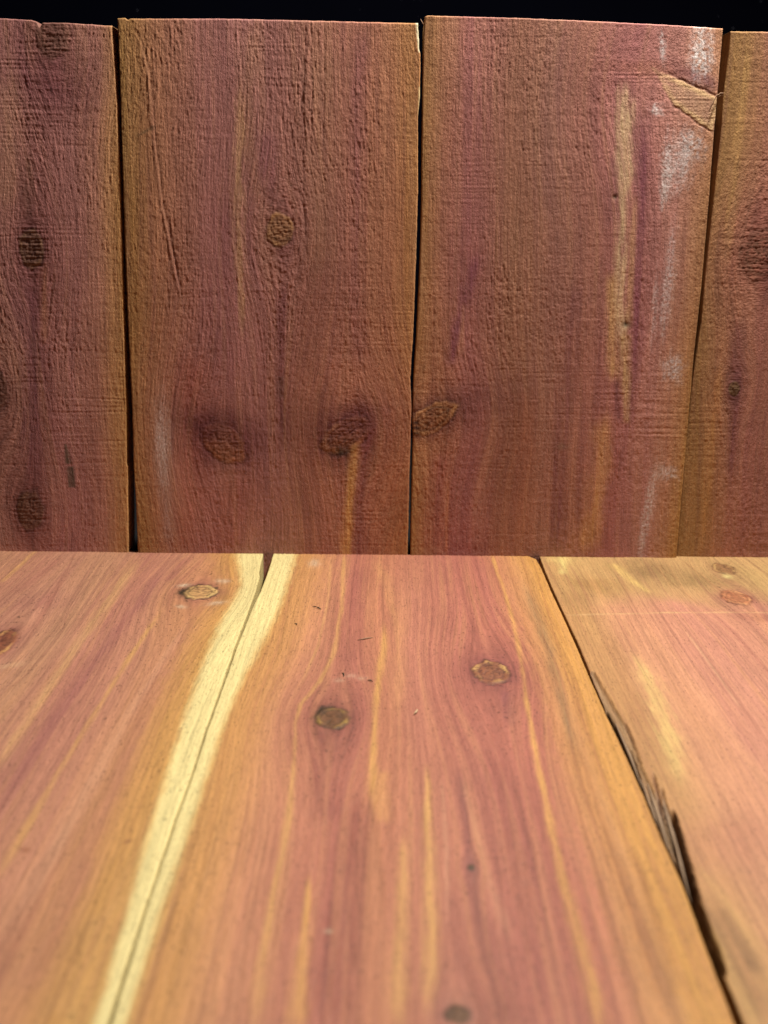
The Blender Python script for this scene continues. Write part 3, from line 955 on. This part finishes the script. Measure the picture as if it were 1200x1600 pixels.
for dx in (0, 22, 40):
    f2.streak([(790 + dx, 866), (840 + dx, 1040), (900 + dx * 1.4, 1250), (985 + dx * 2, 1560)], [1.5, 2, 3, 5], (176, 112, 72), .5, rag=.2)
f2.groove([(711, 868), (722, 920), (735, 970), (750, 1015)], 1.8, .00012, (164, 94, 84), .55)
f2.groove([(745, 1115), (728, 1150), (715, 1170)], 2, .0001, (150, 84, 76), .5)
f2.knot((520, 1122), 27, 17, core=(120, 78, 50), ring=(48, 38, 24), halo=(132, 70, 66), hk=.85, ringk=.9, rings=1.8, dark=(140, .9), rim=(176, 134, 70), hlen=2.8, hx=1.2, speck=.4, depth=.0005, dome=.0004)
f2.knot((768, 1050), 28, 18, core=(156, 96, 64), ring=(74, 42, 36), halo=(136, 72, 70), hk=.8, ringk=.75, rings=1.2, rim=(222, 168, 104), hlen=2.1, speck=.9, hx=1.25, depth=.0005, dome=.0004)
f2.streak([(785, 1075), (793, 1105), (800, 1140)], [10, 9, 6], (140, 78, 78), .65)
f2.knot((736, 1355), 6, 5, core=(96, 74, 52), ring=(70, 54, 40), halo=(140, 84, 80), hk=.6, hlen=3, rings=1, part=False)
f2.knot((714, 1587), 20, 13, core=(96, 64, 42), ring=(64, 46, 34), halo=(150, 96, 86), hk=.7, ringk=.9, rings=1.4, dark=(90, .9))
f2.patch((491, 880), 8, 6, (230, 196, 170), .6, grainy=.5)
for p in ((530, 1063), (565, 1060), (548, 1056)):
    f2.patch(p, 9, 3, (216, 172, 148), .45, grainy=.7)
f2.patch((513, 1455), 6, 3, (230, 190, 160), .8)
f2.finish_floor(1.5)
f2.build('middle lying cedar board with two dark knots and yellow grain streaks', G_FLOOR)

f3 = Board('cedar_board', 'floor',
           [(843, 868), (851, 890), (863, 918.5), (883.5, 963), (904, 1007), (928.5, 1066), (948.5, 1111), (969, 1152), (994, 1207), (1009, 1240), (1037, 1308), (1068, 1370), (1084, 1403), (1103, 1450), (1132, 1525), (1163, 1600)],
           None, [(843, 868), (900, 868), (1050, 868), (1200, 869), (1600, 873)], NEAR, 707, 868, wander=.00008)
for p, rx, ry in (((1131, 888), 20, 10), ((1150, 933), 26, 13)):
    f3.bend(p, rx, ry, along=2.2, amt=.6)
f3.profile([(845, (210, 156, 98)), (875, (206, 150, 100)), (905, (214, 148, 112)), (945, (216, 146, 116)), (1010, (212, 140, 118)), (1080, (208, 138, 114)), (1300, PK)])
# tan weathered end
sv = sstep(on_floor([(1000, 958)])[0, 1], on_floor([(1000, 915)])[0, 1], f3.T + .010 * noise(f3.S / .02, f3.T / .02, 61))
f3.col = mix(f3.col, f3.alb((206, 160, 104)), sv * .8)
for p, rx, ry, c, k, rt in (((1010, 890), 44, 16, (142, 106, 68), .75, 0), ((930, 915), 44, 16, (170, 120, 70), .6, 0), ((1090, 905), 60, 14, (146, 112, 72), .7, 0),
                            ((900, 935), 24, 10, (170, 122, 80), .4, 0), ((1180, 900), 30, 20, (206, 164, 106), .6, 0), ((870, 874), 22, 6, (240, 206, 130), .7, 0), ((960, 885), 30, 8, (196, 150, 96), .5, 0)):
    f3.patch(p, rx, ry, c, k, rot=rt)
f3.streak([(880, 868), (879, 898)], 6, (244, 214, 136), .8)
f3.streak([(955, 878), (985, 905), (1018, 928)], [8, 7, 5], (236, 188, 116), .75)
for a, b in (((1060, 870), (1180, 960)), ((1010, 872), (1100, 950)), ((1160, 868), (1230, 915)), ((1030, 880), (1060, 905))):
    f3.groove([a, ((a[0] + b[0]) / 2 - 4, (a[1] + b[1]) / 2), b], 1.4, .00012, (140, 96, 62), .6)
# saw step across the grain
yl = np.interp(f3.S, on_floor([(880, 961), (1040, 957), (1200, 957)])[:, 0], on_floor([(880, 961), (1040, 957), (1200, 957)])[:, 1])
wl = np.exp(-((f3.T - yl) / .0012) ** 2) * (.7 + .5 * noise(f3.S / .012, f3.S * 0, 62))
f3.col = mix(f3.col, f3.alb((244, 190, 136)), wl * .6)
f3.h += .00018 * wl
f3.h -= .0002 * sstep(0, .001, f3.T - yl)
# brown strip on the left, cream streak, pink beyond
f3.side([(905, 960), (950, 1020), (995, 1090), (1030, 1160), (1065, 1240), (1140, 1420), (1230, 1620)], (192, 134, 92), 30, right=False, k=.6)
f3.streak([(945, 980), (975, 1060), (1010, 1150)], [16, 18, 16], (176, 120, 82), .5)
f3.streak([(985, 1015), (1012, 1060), (1030, 1100), (1046, 1150), (1060, 1210), (1066, 1235)], [8, 13, 14, 15, 13, 7], (240, 198, 126), .7, fade=.2, rag=.7)
f3.streak([(985, 960), (1060, 1040), (1150, 1160), (1230, 1290)], [9, 11, 12, 12], (226, 156, 122), .4)
f3.streak([(1060, 990), (1120, 1080), (1200, 1200)], [12, 13, 14], (198, 124, 112), .5)
f3.streak([(1070, 985), (1115, 1045), (1160, 1110)], [2, 2.5, 3], (238, 176, 140), .5)
f3.patch((1150, 1310), 60, 40, (192, 124, 100), .5, rot=-40)
f3.patch((1120, 1330), 60, 60, (198, 130, 102), .5)
f3.streak([(1085, 1400), (1130, 1490), (1200, 1600)], [14, 22, 30], (150, 104, 66), .75)
f3.streak([(1120, 1410), (1190, 1530)], [12, 20], (118, 82, 54), .65)
f3.streak([(1105, 1440), (1150, 1540), (1190, 1620)], [10, 14, 16], (206, 156, 98), .6)
f3.streak([(1090, 1350), (1200, 1500)], [6, 8], (222, 166, 108), .5)
f3.knot((1131, 888), 17, 8, core=(166, 116, 74), ring=(104, 68, 42), halo=(170, 126, 82), hk=.5, ringk=.7, rings=2, depth=.0004, dome=.0003, rim=(222, 170, 108), hlen=1.5)
f3.knot((1150, 933), 23, 11, core=(178, 102, 70), ring=(104, 54, 38), halo=(172, 104, 90), hk=.7, ringk=.95, depth=.0005, dome=.0004, rings=2.6, rim=(226, 158, 112), hlen=1.6)
f3.patch((1136, 900), 7, 3, (246, 214, 144), .8)
f3.patch((1190, 965), 30, 8, (160, 92, 74), .5, rot=-15, rag=1.0)
# wane: the left edge is torn away in steps
top = on_floor([(930, 1050), (950, 1085), (975, 1128), (1000, 1190), (1022, 1235), (1052, 1272), (1066, 1335), (1078, 1385), (1100, 1440), (1165, 1600)])
o_ = np.argsort(top[:, 1])
xt = np.interp(f3.T, top[o_, 1], top[o_, 0])
inw = (f3.T < on_floor([(930, 1050)])[0, 1]) & (f3.T > on_floor([(1100, 1440)])[0, 1])
dw = np.maximum(xt - f3.S + .0003 * noise(f3.T / .004, f3.T * 0, 63), 0) * inw
slope = dw * .35 + .0009 * sstep(0, .0006, dw)
gr = noise(dw / .0011, f3.T / .05, 64)
f3.h -= slope + sstep(0.0002, .001, dw) * .0006 * np.maximum(gr, -.2)
f3.rough *= 1 - .6 * sstep(0, .0008, dw)
f3.col = mix(f3.col, f3.alb((168, 130, 98)), sstep(0, .0007, dw) * .9)
f3.col = mix(f3.col, f3.alb((100, 68, 46)), sstep(0, .0008, dw) * np.clip(gr * 1.5, 0, 1) * .6)
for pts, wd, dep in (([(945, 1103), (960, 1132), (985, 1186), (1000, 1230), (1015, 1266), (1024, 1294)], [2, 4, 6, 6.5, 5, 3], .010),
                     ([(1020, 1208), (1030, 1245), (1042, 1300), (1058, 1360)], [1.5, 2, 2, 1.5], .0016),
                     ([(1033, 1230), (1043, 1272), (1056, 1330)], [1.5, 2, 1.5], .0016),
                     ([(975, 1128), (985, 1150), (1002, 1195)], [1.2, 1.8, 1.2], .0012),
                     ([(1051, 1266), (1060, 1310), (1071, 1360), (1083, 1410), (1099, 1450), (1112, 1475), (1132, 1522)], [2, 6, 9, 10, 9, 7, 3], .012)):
    wg = np.clip(f3.streak(pts, wd, (46, 28, 18), .85, fade=.06, rag=.15, hard=4) * 1.4, 0, 1)  # near-black painted into the splits, deepening the shade inside them
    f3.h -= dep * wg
f3.finish_floor(1.2)
o_f3 = f3.build('lying cedar board at right with tan end, pink face and torn left edge', G_FLOOR)

# ================================================================== fibres and crumbs
M_FIB = plain('pale_fibre', (0.30, 0.17, 0.10), 0.7, scale=900)
M_NEEDLE = plain('dark_needle', (0.055, 0.045, 0.025), 0.6, scale=900)
M_CHIP = plain('pale_chip', (0.62, 0.46, 0.27), 0.7, scale=900)


def wallp(p, out):
    q = on_wall([p])[0]
    return (q[0], -out, q[1])


tube('splinter', [wallp((1123, 147), .0018), wallp((1117, 150), .0026), wallp((1111, 162), .003), wallp((1105, 176), .0028)], .00036, M_FIB, o3)
tube('splinter', [wallp((1119, 150), .0012), wallp((1124, 146), .0022), wallp((1131, 146), .0016)], .0003, M_FIB, o3)
tube('splinter', [wallp((1121, 152), .0012), wallp((1126, 149), .0018), wallp((1130, 151), .0012)], .00025, M_FIB, o3)
tube('splinter', [wallp((663, 40), .0004), wallp((660, 36), .0010), wallp((657, 30), .0012)], .00025, M_FIB, o3)


def crumb(name, a, b, rad, mat, label, cat, bow=.0004):
    A, B = on_floor([a, b])
    zs = rad * .55 + .00012
    m = (A + B) / 2
    o = tube(name, [(A[0], A[1], zs), ((A[0] + m[0]) / 2 + bow, (A[1] + m[1]) / 2, zs + bow * .4), (m[0] + bow, m[1], zs + bow * .6),
                    ((B[0] + m[0]) / 2 + bow * .6, (B[1] + m[1]) / 2, zs + bow * .3), (B[0], B[1], zs)], rad, mat)
    o['label'] = label
    o['category'] = cat
    o['group'] = 'crumbs on the lying boards'


crumb('needle', (488, 948), (502, 953), .0003, M_NEEDLE, 'dark needle bit near the pale edge of the middle lying board', 'needle')
crumb('needle', (460, 975.5), (464, 977), .0003, M_NEEDLE, 'tiny dark crumb on the orange side of the middle board', 'crumb')
crumb('needle', (559, 1001), (583, 997), .0003, M_FIB, 'thin reddish fibre lying across the middle board', 'fibre')
crumb('needle', (534, 1052), (537, 1058), .0003, M_NEEDLE, 'dark needle bit just behind the left knot of middle board', 'needle')
crumb('needle', (574, 1064), (582, 1066), .0003, M_NEEDLE, 'dark needle bit right of the left knot on middle board', 'needle')
crumb('wood_chip', (646, 1117), (652, 1110), .0004, M_CHIP, 'pale wood chip between the two knots of the middle board', 'chip')

# loose splinters standing in the torn edge of the right lying board
M_SPL = plain('torn_splinter', (0.30, 0.20, 0.125), 0.75, scale=700)


def floorp(p, z):
    q = on_floor([p])[0]
    return (q[0], q[1], z)


for pts, rad in ((((962, 1128), (985, 1178), (1004, 1222)), .0005), (((1012, 1222), (1032, 1280), (1052, 1338)), .0006),
                 (((1036, 1246), (1050, 1296), (1068, 1356)), .0006), (((1002, 1216), (1020, 1262), (1036, 1306)), .0004),
                 (((1052, 1296), (1064, 1346), (1080, 1398)), .0005)):
    tube('splinter', [floorp(pts[0], -.0006), floorp(pts[1], -.0009), floorp(pts[2], -.0022)], rad, M_SPL, o_f3)
